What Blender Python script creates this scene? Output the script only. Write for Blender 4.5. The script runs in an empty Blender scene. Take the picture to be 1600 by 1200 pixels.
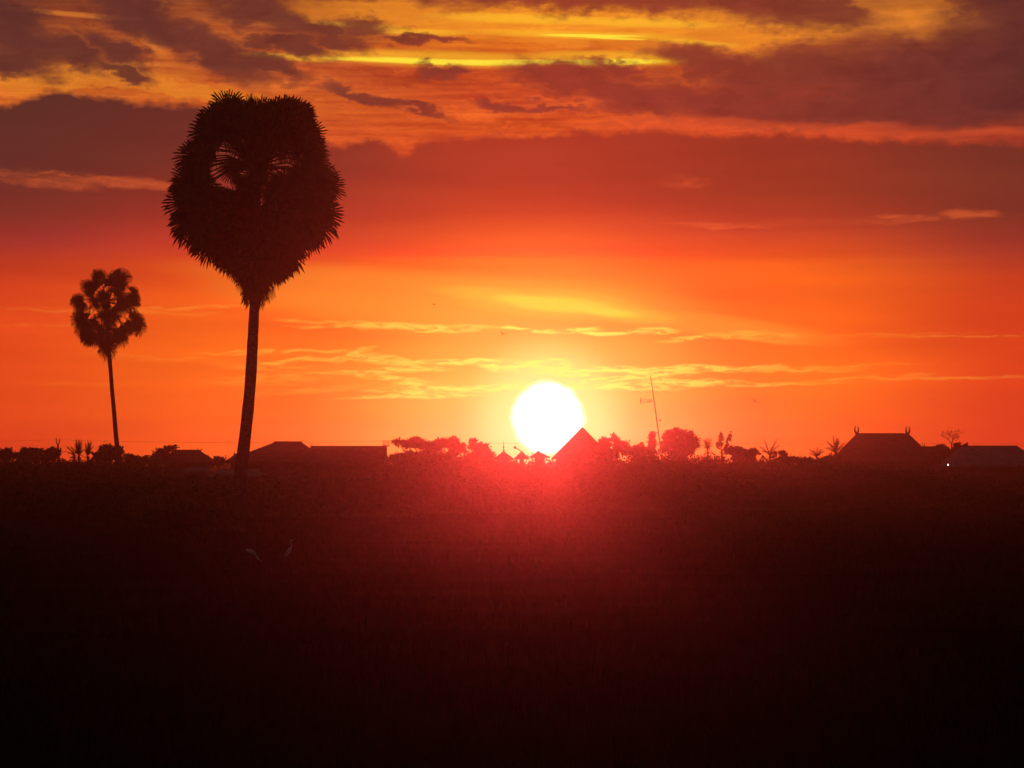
import bpy, math, random
import numpy as np
from mathutils import Vector, Matrix
R = math.radians
random.seed(7); rng = np.random.default_rng(7)
scn = bpy.context.scene
col = scn.collection

# ------------------------------------------------------------------ camera
HF = 3208.6                                   # focal length in photo pixels (28 deg wide on 1600)
PITCH = math.atan(170 / HF)
EYE = Vector((0, 0, 1.7))
cd = bpy.data.cameras.new('camera'); cam = bpy.data.objects.new('camera', cd); col.objects.link(cam)
cd.sensor_width = 36; cd.lens = 18 / (800 / HF); cd.clip_start = 0.1; cd.clip_end = 5000
cam.location = EYE; cam.rotation_euler = (R(90) + PITCH, 0, 0)
scn.camera = cam

def ray(px, py):
    x, z = (px - 800) / HF, (600 - py) / HF
    return Vector((x, math.cos(PITCH) - z * math.sin(PITCH), math.sin(PITCH) + z * math.cos(PITCH)))
def at(px, py, D):                            # a surveyed point: photo bearing at distance D
    d = ray(px, py); return EYE + d * (D / d.y)
def ae(px, py):
    d = ray(px, py).normalized()
    return math.degrees(math.atan2(d.x, d.y)), math.degrees(math.asin(d.z))
def mpp(D): return D / HF                     # metres per pixel at distance D

SUN_AZ, SUN_EL = ae(856, 653)

# ------------------------------------------------------------------ world
def lin(c):
    o = []
    for v in c:
        v /= 255.; o.append(v / 12.92 if v <= .04045 else ((v + .055) / 1.055) ** 2.4)
    return (*o, 1)
w = bpy.data.worlds.new('World'); scn.world = w; w.use_nodes = True; w.cycles.sampling_method = 'NONE'
nt = w.node_tree; nt.nodes.clear(); NN = nt.nodes.new; LK = nt.links.new
def put(sock, v):
    if isinstance(v, bpy.types.NodeSocket): LK(v, sock)
    elif v is not None: sock.default_value = v
def M(op, a, b=None, c=None, clamp=False):
    n = NN('ShaderNodeMath'); n.operation = op; n.use_clamp = clamp
    put(n.inputs[0], a); put(n.inputs[1], b); put(n.inputs[2], c); return n.outputs[0]
def VM(op, a, b=None, s=None):
    n = NN('ShaderNodeVectorMath'); n.operation = op
    put(n.inputs[0], a); put(n.inputs[1], b)
    if s is not None: n.inputs['Scale'].default_value = s
    return n.outputs['Value'] if op in ('LENGTH', 'DOT_PRODUCT') else n.outputs[0]
def MR(v, a, b, c=0., d=1., smooth=True):
    n = NN('ShaderNodeMapRange'); n.interpolation_type = 'SMOOTHSTEP' if smooth else 'LINEAR'
    put(n.inputs[0], v); n.inputs[1].default_value = a; n.inputs[2].default_value = b
    put(n.inputs[3], c); put(n.inputs[4], d); return n.outputs[0]
def MIX(f, a, b, mode='MIX'):
    n = NN('ShaderNodeMix'); n.data_type = 'RGBA'; n.blend_type = mode
    put(n.inputs[0], f); put(n.inputs[6], a); put(n.inputs[7], b); return n.outputs[2]
def NOISE(vec, scale, detail=6, rough=.55):
    n = NN('ShaderNodeTexNoise'); LK(vec, n.inputs['Vector']); n.inputs['Scale'].default_value = scale
    n.inputs['Detail'].default_value = detail; n.inputs['Roughness'].default_value = rough; return n
def XYZ(x, y, z=0.):
    n = NN('ShaderNodeCombineXYZ'); put(n.inputs[0], x); put(n.inputs[1], y); put(n.inputs[2], z); return n.outputs[0]
def RAMP(f, stops):
    n = NN('ShaderNodeValToRGB'); LK(f, n.inputs[0]); e = n.color_ramp.elements
    stops = sorted(stops)
    while len(e) < len(stops): e.new(.5)
    for i, (p, c) in enumerate(stops): e[i].position = p
    for i, (p, c) in enumerate(stops): e[i].color = c
    return n.outputs[0]
def CURVE(f, pts):
    n = NN('ShaderNodeFloatCurve'); LK(f, n.inputs['Value']); cu = n.mapping.curves[0]
    pts = sorted(pts)
    cu.points[0].location = pts[0]; cu.points[1].location = pts[-1]
    for p in pts[1:-1]: cu.points.new(*p)
    n.mapping.update(); return n.outputs[0]

tc = NN('ShaderNodeTexCoord'); sp = NN('ShaderNodeSeparateXYZ'); LK(tc.outputs['Generated'], sp.inputs[0])
U = M('MULTIPLY', M('ARCTAN2', sp.outputs[0], sp.outputs[1]), 57.2958)      # azimuth, degrees from north
V = M('MULTIPLY', M('ARCSINE', sp.outputs[2]), 57.2958)                    # elevation, degrees
UV = XYZ(U, V, 1.)
PPD = 56.                                                                  # photo pixels per degree
V0, V1 = -2., 14.
vt = MR(V, V0, V1, smooth=False)
def column(x, stops):
    return RAMP(vt, [((ae(x, y)[1] - V0) / (V1 - V0), lin(c)) for y, c in stops])
def columns(tbl):
    xs = sorted(tbl); out = column(xs[0], tbl[xs[0]])
    for a, b in zip(xs, xs[1:]):
        out = MIX(MR(U, ae(a, 400)[0], ae(b, 400)[0]), out, column(b, tbl[b]))
    return out
# clear glowing air high up, above the long cloud bank
A = columns({
 0: [(0,(140,70,45)),(60,(180,88,45)),(110,(218,118,45)),(150,(212,106,42)),(240,(190,80,40))],
 400:[(0,(150,75,44)),(60,(190,92,44)),(110,(190,86,44)),(150,(208,98,40)),(220,(205,84,42))],
 800:[(0,(225,125,35)),(30,(240,155,42)),(60,(228,120,35)),(85,(212,98,35)),(110,(208,86,38)),(150,(200,76,40)),(190,(214,88,35)),(230,(215,84,35))],
 1200:[(0,(225,120,40)),(40,(236,145,45)),(80,(220,112,40)),(140,(190,74,40)),(190,(215,80,40)),(230,(215,75,40))],
 1600:[(0,(150,70,45)),(40,(160,75,45)),(100,(130,60,45)),(190,(165,60,42)),(230,(160,58,42))]})
# the bank and the red to orange air below it
B = columns({
 0:[(150,(88,45,37)),(260,(97,45,37)),(330,(122,46,37)),(380,(158,48,42)),(410,(192,58,31)),(450,(212,65,28)),(520,(228,74,25)),(600,(232,79,24)),(690,(222,67,26))],
 400:[(160,(97,42,36)),(260,(122,48,36)),(330,(158,50,36)),(385,(198,58,38)),(420,(225,79,24)),(480,(240,97,22)),(560,(250,112,21)),(640,(248,105,21)),(700,(245,99,21))],
 800:[(215,(158,52,33)),(280,(159,54,31)),(330,(174,60,28)),(375,(208,82,24)),(398,(238,80,29)),(404,(244,107,20)),(440,(250,122,19)),(500,(255,135,20)),(560,(255,164,24)),(620,(255,180,31)),(700,(255,158,26))],
 1200:[(215,(144,50,33)),(300,(145,52,31)),(360,(180,60,34)),(400,(220,79,24)),(412,(240,99,21)),(520,(250,107,18)),(600,(253,120,16)),(690,(250,105,18))],
 1600:[(225,(111,48,36)),(330,(119,48,35)),(390,(158,52,38)),(430,(193,60,28)),(480,(213,65,26)),(560,(222,67,25)),(680,(220,62,27))]})

# wind-drawn warping of the coordinates, in degrees
n1 = NOISE(VM('MULTIPLY', UV, (.55, 1.3, 1)), 1., 7, .6)
n2 = NOISE(VM('MULTIPLY', VM('ADD', UV, (31., 17., 5.)), (1.9, 3.6, 1)), 1., 6, .62)
w1 = VM('MULTIPLY', VM('SUBTRACT', n1.outputs['Color'], (.5, .5, .5)), (2.4, 1.2, 0))
w2 = VM('MULTIPLY', VM('SUBTRACT', n2.outputs['Color'], (.5, .5, .5)), (.9, .55, 0))
W = VM('ADD', VM('ADD', UV, w1), w2)                                        # ragged heavy cloud
n3 = NOISE(VM('MULTIPLY', VM('ADD', UV, (3., 71., 2.)), (.8, 3., 1)), 1., 5, .6)
WS = VM('ADD', UV, VM('MULTIPLY', VM('SUBTRACT', n3.outputs['Color'], (.5, .5, .5)), (1.2, .36, 0)))   # fine wisps
n4 = NOISE(VM('MULTIPLY', VM('ADD', UV, (9., 23., 4.)), (.5, 1.6, 1)), 1., 4, .5)
WF = VM('ADD', UV, VM('MULTIPLY', VM('SUBTRACT', n4.outputs['Color'], (.5, .5, .5)), (.8, .09, 0)))    # nearly straight slits
def q2(P, m, cx, cy, rx, ry, ang=0, amp=1.):
    """smallest squared distance (in radii) so far to a list of tilted ellipses of cloud; P = (azimuth, elevation, 1)"""
    c = ae(cx, cy); t = R(-ang); sx, sy = rx / PPD, ry / PPD
    if amp < 1: f = 1/math.sqrt(max(.3, amp)); sx *= f; sy *= f
    a = (math.cos(t)/sx, math.sin(t)/sx, -(c[0]*math.cos(t) + c[1]*math.sin(t))/sx)
    b = (-math.sin(t)/sy, math.cos(t)/sy, -(-c[0]*math.sin(t) + c[1]*math.cos(t))/sy)
    x, y = VM('DOT_PRODUCT', P, a), VM('DOT_PRODUCT', P, b)
    q = M('MULTIPLY_ADD', x, x, M('MULTIPLY_ADD', y, y, (1 - amp)*2.2))
    return q if m is None else M('MINIMUM', m, q)
def chain(P, m):                              # orders the evaluation of long lists (keeps the shader inside Cycles' stack)
    return VM('ADD', P, XYZ(M('MULTIPLY', m, 1e-9), 0., 0.))
def union(P, lst, q0=1.35, q1=.55, amp=1.):
    m = None
    for i, b in enumerate(lst):
        if i % 7 == 6: P = chain(P, m)
        m = q2(P, m, *b)
    return MR(m, q0*q0, q1*q1, 0., amp)
# texture inside the glowing air: long drawn filaments
nf = NOISE(VM('MULTIPLY', W, (.22, 2.2, 1)), 1., 6, .6)
A = MIX(1., A, MIX(MR(nf.outputs[0], .3, .72, smooth=False), (.66, .5, .6, 1), (1.3, 1.42, 1.1, 1)), 'MULTIPLY')
ng = NOISE(VM('MULTIPLY', WF, (.35, 7., 1)), 1., 5, .65)
A = MIX(1., A, MIX(MR(ng.outputs[0], .34, .68, smooth=False), (.84, .72, .85, 1), (1.16, 1.3, 1.05, 1)), 'MULTIPLY')
# bright yellow slits and orange patches high up (ang: clockwise tilt in the sky)
A = MIX(union(W, [(660,30,170,24,2,),(1060,45,130,34,6),(1420,26,110,28,4),(905,52,110,13,2),(1170,75,100,20,14),(100,124,150,12,-5),(300,142,110,10,4)], q0=1.6, q1=.1, amp=.62), A, lin((238,140,38)))
A = MIX(union(WF, [(450,90,60,4,3),(690,92,170,10,1),(940,92,120,10,1),(905,55,130,5,2),(560,40,60,4,3),(1080,66,60,4,5),(640,50,80,4,1),(820,30,120,6,2),(1000,36,100,6,3)], q0=1.6, q1=.1, amp=.6), A, lin((255,190,42)))
A = MIX(union(WF, [(110,22,80,3,2),(240,68,22,9,35),(1440,40,90,5,2),(1400,22,60,4,-3),(160,104,90,4,-4)], q0=1.8, q1=.0, amp=.45), A, lin((246,140,50)))
A = MIX(M('MULTIPLY', union(WF, [(670,96,150,4.2,1),(810,97,190,3.6,.5),(960,97,70,4.5,0),(920,56,70,2.2,1),(960,60,40,1.6,3)], q0=1.35, q1=.5, amp=1.), MR(ng.outputs[0], .25, .5, .5, 1.)), A, lin((255,226,60)))
# heavy dark clouds high up
dark = union(W, [(40,60,70,42,24),(110,85,60,24,20),(10,95,60,20,10),(240,36,90,26,20),(330,72,90,26,26),(400,100,70,14,14),
  (430,28,90,24,16),(500,50,70,16,14),(450,74,70,13,8),(180,80,50,20,30),(590,155,70,9,12),(650,168,50,7,14),(560,42,50,14,5),(190,118,45,9,14),
  (890,122,90,20,6),(850,112,50,12,0),(990,148,90,24,12),(780,163,48,9,4),(860,165,60,7,2),(950,105,50,10,10),(650,64,60,6,0),
  (900,-8,420,24,2),(1180,8,170,30,8),(1290,20,70,22,10),
  (1100,100,80,22,12),(1200,125,100,36,0),(1250,108,80,36,0),(1400,120,180,58,0),(1560,90,120,80,0),(1120,158,110,24,10),(1350,170,300,22,1),(1600,30,70,60,0),(1500,150,200,44,0),(1560,20,60,30,20),(700,112,40,9,0),(20,40,60,40,30)], q0=1.55, q1=.4)
ut = MR(U, -14., 14., smooth=False)
dk = RAMP(ut, [(0., lin((88,44,42))), (.3, lin((104,50,42))), (.55, lin((142,52,42))), (.75, lin((124,50,42))), (1., lin((92,44,42)))])
nd = NOISE(VM('MULTIPLY', W, (.8, 1.6, 1)), 1.2, 6, .6)
dk = MIX(1., dk, MIX(MR(nd.outputs[0], .32, .7, smooth=False), (.78, .78, .8, 1), (1.16, 1.2, 1.1, 1)), 'MULTIPLY')
A = MIX(M('MULTIPLY', dark, .93), A, dk)
# long orange gap under the right-hand cloud
A = MIX(union(WS, [(1080,196,150,10,2,.9),(1230,202,160,8,1,.8),(1420,209,260,6,1,.62)], q0=1.6, q1=.2, amp=.6), A, lin((214,82,42)))
# the top edge of the bank
edge = [(0,165),(50,150),(85,140),(130,146),(180,152),(250,160),(300,162),(400,172),(480,190),(520,224),(560,218),(600,219),(628,239),
        (660,222),(700,215),(760,210),(860,210),(900,204),(960,208),(1000,203),(1050,205),(1100,210),(1180,206),(1250,209),(1300,215),(1400,218),(1500,221),(1600,224)]
nb = NOISE(VM('MULTIPLY', UV, (1.5, 2.4, 1)), 1.4, 7, .62)
e = M('MULTIPLY', CURVE(ut, [((ae(x, y)[0] + 14) / 28, ae(x, y)[1] / 20) for x, y in edge]), 20.)
e = M('ADD', e, M('MULTIPLY', M('SUBTRACT', nb.outputs[0], .5), .56))
bank = MR(M('SUBTRACT', e, V), -.12, .2)
# soft mottling and faint level bands in the lower air
nm = NOISE(VM('MULTIPLY', UV, (.12, 1.1, 1)), 1.1, 5, .5)
B = MIX(1., B, MIX(MR(nm.outputs[0], .3, .7, smooth=False), (.9, .86, .95, 1), (1.08, 1.14, 1.05, 1)), 'MULTIPLY')
B = MIX(M('MULTIPLY', union(WS, [(1068,285,26,5,4),(1060,283,36,9,4),(1220,348,130,4,0),(1150,354,50,3,2),(1515,335,36,6,3),(1400,342,50,6,0),(55,282,70,9,4),(210,286,90,7,2),(90,270,50,4,0),(760,396,260,3,0),(620,398,110,3,0)], q0=1.6, q1=.0, amp=.45), MR(nf.outputs[0], .42, .62, .12, 1.)), B, lin((240,104,50)))
sky = MIX(bank, A, B)
# the yellow opening above the sun and its long faint tail
sky = MIX(union(WF, [(868,476,95,15,4),(960,488,60,9,7),(790,464,70,9,6)], q0=1.9, q1=.0, amp=.5), sky, lin((255,205,50)))
sky = MIX(union(WF, [(872,476,52,7,4),(930,485,40,4.5,7),(830,470,36,5,5)], q0=2.1, q1=.0, amp=.95), sky, lin((255,230,56)))
sky = MIX(union(UV, [(700,452,330,24,4),(1060,500,200,16,8),(620,470,240,40,5)], q0=1.5, q1=.0, amp=.28), sky, lin((255,190,60)))
# glow of the air round the sun
sv = (math.sin(R(SUN_AZ)) * math.cos(R(SUN_EL)), math.cos(R(SUN_AZ)) * math.cos(R(SUN_EL)), math.sin(R(SUN_EL)))
ang = M('MULTIPLY', M('ARCCOSINE', VM('DOT_PRODUCT', VM('NORMALIZE', tc.outputs['Generated']), sv)), 57.2958 * PPD)   # pixels from the sun's centre
sky = MIX(MR(ang, 330, 40, 0., .55), sky, lin((255,190,50)))
sky = MIX(MR(ang, 150, 50, 0., .95), sky, lin((255,236,120)))
# thin lit wisps
WL = [(560,508,90,4,-1,.7),(640,511,120,5,1,.85),(500,502,60,3,2,.5),(800,512,18,2.5,0,.9),(850,517,22,3.5,0,1.),(905,516,30,4,-4,1.),(945,521,36,3,2,1.),(1020,518,34,5,1,.9),
      (1085,528,44,4,-7,.7),(1170,524,70,6,2,.55),(1210,530,46,5,6,.4),(440,550,110,3,-2,.6),(470,563,90,3,-5,.7),(555,553,36,5,-16,.8),(600,562,60,7,7,.9),(700,565,90,4,-1,.95),(765,571,24,6,8,1.),
      (840,574,70,6,2,1.),(855,568,30,7,0,1.),(900,582,60,5,0,1.),(1000,579,90,6,1,1.),(1110,576,120,5,0,.9),(1230,578,90,4,0,.55),(1300,573,110,3,-2,.4),
      (560,583,70,3,-1,.8),(640,577,50,4,-1,.9),(605,590,80,3.5,5,.75),(650,602,40,5,10,.9),(640,612,60,4,2,.9),(720,606,90,4,2,.95),(830,605,120,6,0,1.),(950,604,100,5,0,1.),
      (620,620,90,3,-2,.8),(700,618,50,3,-2,.8),(725,612,16,3,-1,.7),(960,592,60,4,-3,1.),(1040,585,80,4,-6,.9),(1060,596,110,4,2,.95),(1180,600,120,3,0,.7),(1330,592,110,3,-3,.4),(1480,590,130,3,0,.35),
      (180,487,150,4,1,.28),(80,510,110,3,-1,.2),(300,481,110,3,-2,.3),(420,592,80,9,-3,.4),(480,610,90,5,-5,.35),(250,560,120,5,2,.2),(430,574,80,6,2,.4),(120,600,130,3,1,.15),(1520,525,150,2,1,.3),(1350,522,170,2,0,.25)]
WL = [(*b[:5], b[5]) for b in WL]
m = union(WS, WL, q0=1.5, q1=.2)
nw = NOISE(VM('MULTIPLY', WS, (1.6, 11., 1)), 1., 6, .62)
m = M('MULTIPLY', m, MR(nw.outputs[0], .38, .55, .08, 1.))
sky = MIX(m, sky, MIX(MR(ang, 420, 60), lin((255,180,60)), lin((255,246,90))))
# the sun itself, burnt out
rim_ = M('ADD', ang, M('MULTIPLY', M('SUBTRACT', n2.outputs[0], .5), 16.))
sky = MIX(MR(rim_, 62, 41), sky, (3.2, 3.0, 2.6, 1))
# the rest of the dome: dusk sky
sk = NN('ShaderNodeTexSky'); sk.sky_type = 'NISHITA'; sk.sun_disc = False
sk.sun_elevation = R(SUN_EL); sk.sun_rotation = R(SUN_AZ); sk.dust_density = 3.
dusk = VM('SCALE', sk.outputs[0], s=.035)
front = M('MULTIPLY', M('MULTIPLY', MR(M('ABSOLUTE', U), 42, 17), MR(V, 30, 13.5)), MR(V, -3, -.5))
sky = MIX(front, dusk, sky)
bg = NN('ShaderNodeBackground'); LK(sky, bg.inputs[0]); bg.inputs[1].default_value = 1.
wo = NN('ShaderNodeOutputWorld'); LK(bg.outputs[0], wo.inputs[0])

# ------------------------------------------------------------------ sun, exposure
ld = bpy.data.lights.new('sun', 'SUN'); ld.energy = .72; ld.angle = R(.5); ld.color = (1., .05, .04)
lo = bpy.data.objects.new('sun', ld); col.objects.link(lo)
lo.rotation_euler = Vector(sv).to_track_quat('Z', 'Y').to_euler()
scn.view_settings.view_transform = 'Standard'; scn.view_settings.look = 'None'
scn.cycles.use_adaptive_sampling = True; scn.cycles.adaptive_threshold = .015; scn.cycles.adaptive_min_samples = 56
scn.cycles.max_bounces = 2; scn.cycles.diffuse_bounces = 1; scn.cycles.glossy_bounces = 1
scn.view_settings.exposure = 0; scn.view_settings.gamma = 1
HAZE_DENSITY = .0005; HAZE_G = .94

# ------------------------------------------------------------------ helpers
def mat(name, c, rough=1., var=.35, scale=2., bump=0., metal=0., spec=.0, wave=None):
    m = bpy.data.materials.new(name); m.use_nodes = True; t = m.node_tree; b = t.nodes['Principled BSDF']
    g = t.nodes.new('ShaderNodeTexCoord'); n = t.nodes.new('ShaderNodeTexNoise'); n.inputs['Scale'].default_value = scale; n.inputs['Detail'].default_value = 6
    t.links.new(g.outputs['Object'], n.inputs['Vector'])
    r = t.nodes.new('ShaderNodeValToRGB'); e = r.color_ramp.elements
    e[0].position = .3; e[1].position = .7
    e[0].color = (*[x * (1 - var) for x in c], 1); e[1].color = (*[min(1, x * (1 + var)) for x in c], 1)
    t.links.new(n.outputs[0], r.inputs[0]); t.links.new(r.outputs[0], b.inputs['Base Color'])
    b.inputs['Roughness'].default_value = rough; b.inputs['Metallic'].default_value = metal; b.inputs['Specular IOR Level'].default_value = spec
    src = n.outputs[0]
    if wave:
        wv = t.nodes.new('ShaderNodeTexWave'); wv.bands_direction = wave[0]; wv.inputs['Scale'].default_value = wave[1]
        t.links.new(g.outputs['Object'], wv.inputs['Vector']); src = wv.outputs[0]
    if bump:
        bn = t.nodes.new('ShaderNodeBump'); bn.inputs['Strength'].default_value = bump; bn.inputs['Distance'].default_value = .05
        t.links.new(src, bn.inputs['Height']); t.links.new(bn.outputs[0], b.inputs['Normal'])
    return m
MT = dict(
 leaf=mat('palm_leaf', (.06,.08,.03), .7, .4, 3), dead=mat('dead_palm_leaf', (.12,.08,.045), .9, .4, 3),
 bark=mat('palm_bark', (.10,.075,.055), .95, .4, 4, .6, wave=('Z', 3)), wood=mat('tree_bark', (.08,.06,.04), .95, .4, 4, .5),
 fol=mat('foliage', (.045,.07,.025), .8, .5, 1.5), fol2=mat('pale_foliage', (.07,.09,.035), .8, .5, 1.5),
 tile=mat('clay_roof', (.16,.07,.05), .9, .3, 2, .5, wave=('X', 6)), thatch=mat('thatch', (.11,.085,.06), 1., .4, 5, .8),
 tin=mat('grey_metal_roof', (.22,.2,.19), .85, .25, 1, .3, spec=.1, wave=('X', 8)),
 plaster=mat('plaster_wall', (.34,.31,.27), .95, .2, 2), plank=mat('plank_wall', (.14,.10,.07), .9, .3, 3, .5, wave=('X', 5)),
 dark=mat('window_shutter', (.04,.035,.03), .8, .2, 3), steel=mat('galvanised_steel', (.22,.22,.22), .6, .2, 4, metal=.3),
 cable=mat('cable_sheath', (.02,.02,.02), .8, .1, 4), soil=None, white=mat('white_feather', (.5,.5,.48), .9, .05, 6),
 beak=mat('yellow_beak', (.5,.3,.05), .6, .1, 6), leg=mat('dark_leg', (.04,.04,.04), .8, .1, 6), bird=mat('dark_feather', (.03,.03,.03), .9, .2, 6),
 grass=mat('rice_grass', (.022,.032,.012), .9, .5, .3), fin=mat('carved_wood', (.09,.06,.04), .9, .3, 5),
 ceramic=mat('ceramic', (.5,.46,.4), .5, .1, 5))

class MB:
    def __init__(s): s.v = []; s.f = []
    def add(s, vs, fs):
        o = len(s.v); s.v += [tuple(p) for p in vs]; s.f += [tuple(i + o for i in f) for f in fs]; return s
    def box(s, a, b):
        x0,y0,z0 = a; x1,y1,z1 = b
        return s.add([(x0,y0,z0),(x1,y0,z0),(x1,y1,z0),(x0,y1,z0),(x0,y0,z1),(x1,y0,z1),(x1,y1,z1),(x0,y1,z1)],
                     [(0,3,2,1),(4,5,6,7),(0,1,5,4),(1,2,6,5),(2,3,7,6),(3,0,4,7)])
    def tube(s, pts, rad, n=8, cap=True):
        pts = [Vector(p) for p in pts]; rad = rad if hasattr(rad, '__len__') else [rad] * len(pts)
        vs = []; fs = []
        up = Vector((0,0,1)) if abs((pts[-1]-pts[0]).normalized().z) < .9 else Vector((1,0,0))
        for i, p in enumerate(pts):
            t = (pts[min(i+1,len(pts)-1)] - pts[max(i-1,0)]).normalized()
            a = t.cross(up).normalized(); b = t.cross(a).normalized()
            for k in range(n):
                th = 2*math.pi*k/n; vs.append(p + (a*math.cos(th) + b*math.sin(th))*rad[i])
        for i in range(len(pts)-1):
            for k in range(n):
                k2 = (k+1) % n; fs.append((i*n+k, i*n+k2, (i+1)*n+k2, (i+1)*n+k))
        if cap: fs.append(tuple(range(n-1,-1,-1))); fs.append(tuple(range((len(pts)-1)*n, len(pts)*n)))
        return s.add(vs, fs)
    def build(s, name, m, parent=None, loc=None, smooth=False):
        me = bpy.data.meshes.new(name)
        o0 = Vector(loc) if loc is not None else (parent.location.copy() if parent else Vector((0,0,0)))
        me.from_pydata([(p[0]-o0.x, p[1]-o0.y, p[2]-o0.z) for p in s.v], [], s.f); me.update()
        if smooth: me.polygons.foreach_set('use_smooth', [True]*len(me.polygons))
        me.materials.append(m); o = bpy.data.objects.new(name, me); col.objects.link(o)
        if parent: o.parent = parent
        else: o.location = o0
        return o
def tag(o, label=None, cat=None, group=None, kind=None):
    for k, v in (('label', label), ('category', cat), ('group', group), ('kind', kind)):
        if v: o[k] = v
    return o
def thing(name, loc, label, cat, group=None):
    o = bpy.data.objects.new(name, None); col.objects.link(o); o.location = loc; o.empty_display_size = .5
    return tag(o, label, cat, group)
def np_mesh(name, verts, faces, m, parent=None, loc=None):       # verts (N,3), faces list/array of quads
    o0 = np.array(parent.location if parent else (loc if loc is not None else (0,0,0)), float)
    me = bpy.data.meshes.new(name); verts = np.asarray(verts, float) - o0; faces = np.asarray(faces, np.int32)
    n, k = faces.shape
    me.vertices.add(len(verts)); me.vertices.foreach_set('co', verts.astype(np.float32).ravel())
    me.loops.add(n*k); me.loops.foreach_set('vertex_index', faces.ravel())
    me.polygons.add(n); me.polygons.foreach_set('loop_start', np.arange(n, dtype=np.int32)*k)
    me.update(calc_edges=True); me.validate(); me.materials.append(m)
    o = bpy.data.objects.new(name, me); col.objects.link(o)
    if parent: o.parent = parent
    else: o.location = o0
    return o
def unit(a): return a / np.linalg.norm(a, axis=-1, keepdims=True)
def leaf_quads(P, size, rg):                                     # a small pointed leaf at each point of P
    n = len(P); a = unit(rg.normal(size=(n,3))); b = unit(np.cross(a, rg.normal(size=(n,3))))
    s = (size * rg.uniform(.6, 1.35, n))[:,None]
    V_ = np.stack([P - a*s, P + b*s*.42, P + a*s, P - b*s*.42], 1).reshape(-1,3)
    return V_, np.arange(4*n).reshape(-1,4)

# ------------------------------------------------------------------ ground and field
def ground_z(x, y):
    z = .05*np.sin(x*.13+1.3)*np.sin(y*.11) + .03*np.sin(x*.53+y*.31)
    for k, yb in enumerate((24., 41., 63., 92., 128.)):
        yy = yb + 2.5*np.sin(x*.05+k*1.7); z = z + .12*np.exp(-((y-yy)/.45)**2)
    for k, xb in enumerate((-34., -9., 13., 39.)):
        xx = xb + y*.06*(k-1.5); z = z + .10*np.exp(-((x-xx)/.45)**2)*(y < 150)
    return z - .05
ys = np.concatenate([np.linspace(-60, 8, 20), np.arange(8.5, 140, .55), np.geomspace(141, 690, 34)])
xs = np.concatenate([-np.geomspace(61, 550, 20)[::-1], np.arange(-60, 60.1, .6), np.geomspace(61, 550, 20)])
X, Y = np.meshgrid(xs, ys); Z = ground_z(X, Y)
nx, ny = len(xs), len(ys); I = np.arange(nx*ny).reshape(ny, nx)
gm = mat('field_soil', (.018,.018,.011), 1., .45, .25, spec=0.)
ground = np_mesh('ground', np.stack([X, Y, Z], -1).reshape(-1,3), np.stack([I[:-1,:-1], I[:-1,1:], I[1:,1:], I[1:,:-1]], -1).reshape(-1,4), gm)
tag(ground, kind='structure')
def tufts():
    rg = np.random.default_rng(3); out = []
    for y0, y1, step, hh in ((9., 24., .24, .13), (24., 50., .42, .17), (50., 110., .8, .22), (110., 210., 1.3, .28)):
        for y in np.arange(y0, y1, step):
            hw = y*.30 + 2; x = np.arange(-hw, hw, step)
            out.append(np.stack([x + rg.normal(0, step*.25, len(x)), np.full(len(x), y) + rg.normal(0, step*.2, len(x)), hh*rg.uniform(.6, 1.3, len(x))], -1))
    T = np.concatenate(out); T = T[rg.random(len(T)) < .9]; nb = 9
    T = np.repeat(T, nb, 0); n = len(T); ph = rg.uniform(0, 2*np.pi, n); ln = rg.uniform(.02, .28, n)
    base = np.stack([T[:,0] + .03*np.cos(ph), T[:,1] + .03*np.sin(ph), ground_z(T[:,0], T[:,1]) - .02], -1)
    d = np.stack([np.cos(ph)*ln, np.sin(ph)*ln, np.ones(n)], -1)
    side = np.stack([-np.sin(ph), np.cos(ph), np.zeros(n)], -1)*.003*(1 + T[:,1:2]*.03)
    h = T[:,2:3]; mid = base + d*h*.55; tip = base + d*h*np.array([[1.25,1.25,.98]])
    Vv = np.stack([base - side, base + side, mid + side, mid - side, tip], 1).reshape(-1,3)
    q = np.arange(n)*5; F = np.concatenate([np.stack([q, q+1, q+2, q+3], -1), np.stack([q+3, q+2, q+4, q+4], -1)])
    F2 = F.copy(); F2[n:,3] = F2[n:,2]
    return Vv, F[:n], np.stack([q+3, q+2, q+4], -1)
Vv, Q, T3 = tufts()
me = bpy.data.meshes.new('rice_stubble')
me.vertices.add(len(Vv)); me.vertices.foreach_set('co', Vv.astype(np.float32).ravel())
me.loops.add(Q.size + T3.size); me.loops.foreach_set('vertex_index', np.concatenate([Q.ravel(), T3.ravel()]).astype(np.int32))
me.polygons.add(len(Q) + len(T3)); me.polygons.foreach_set('loop_start', np.concatenate([np.arange(len(Q))*4, Q.size + np.arange(len(T3))*3]).astype(np.int32))
me.update(calc_edges=True); me.materials.append(MT['grass'])
o = bpy.data.objects.new('rice_stubble', me); col.objects.link(o); tag(o, 'dark rice stubble and grass covering the flat field', 'grass', kind='stuff')

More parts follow.
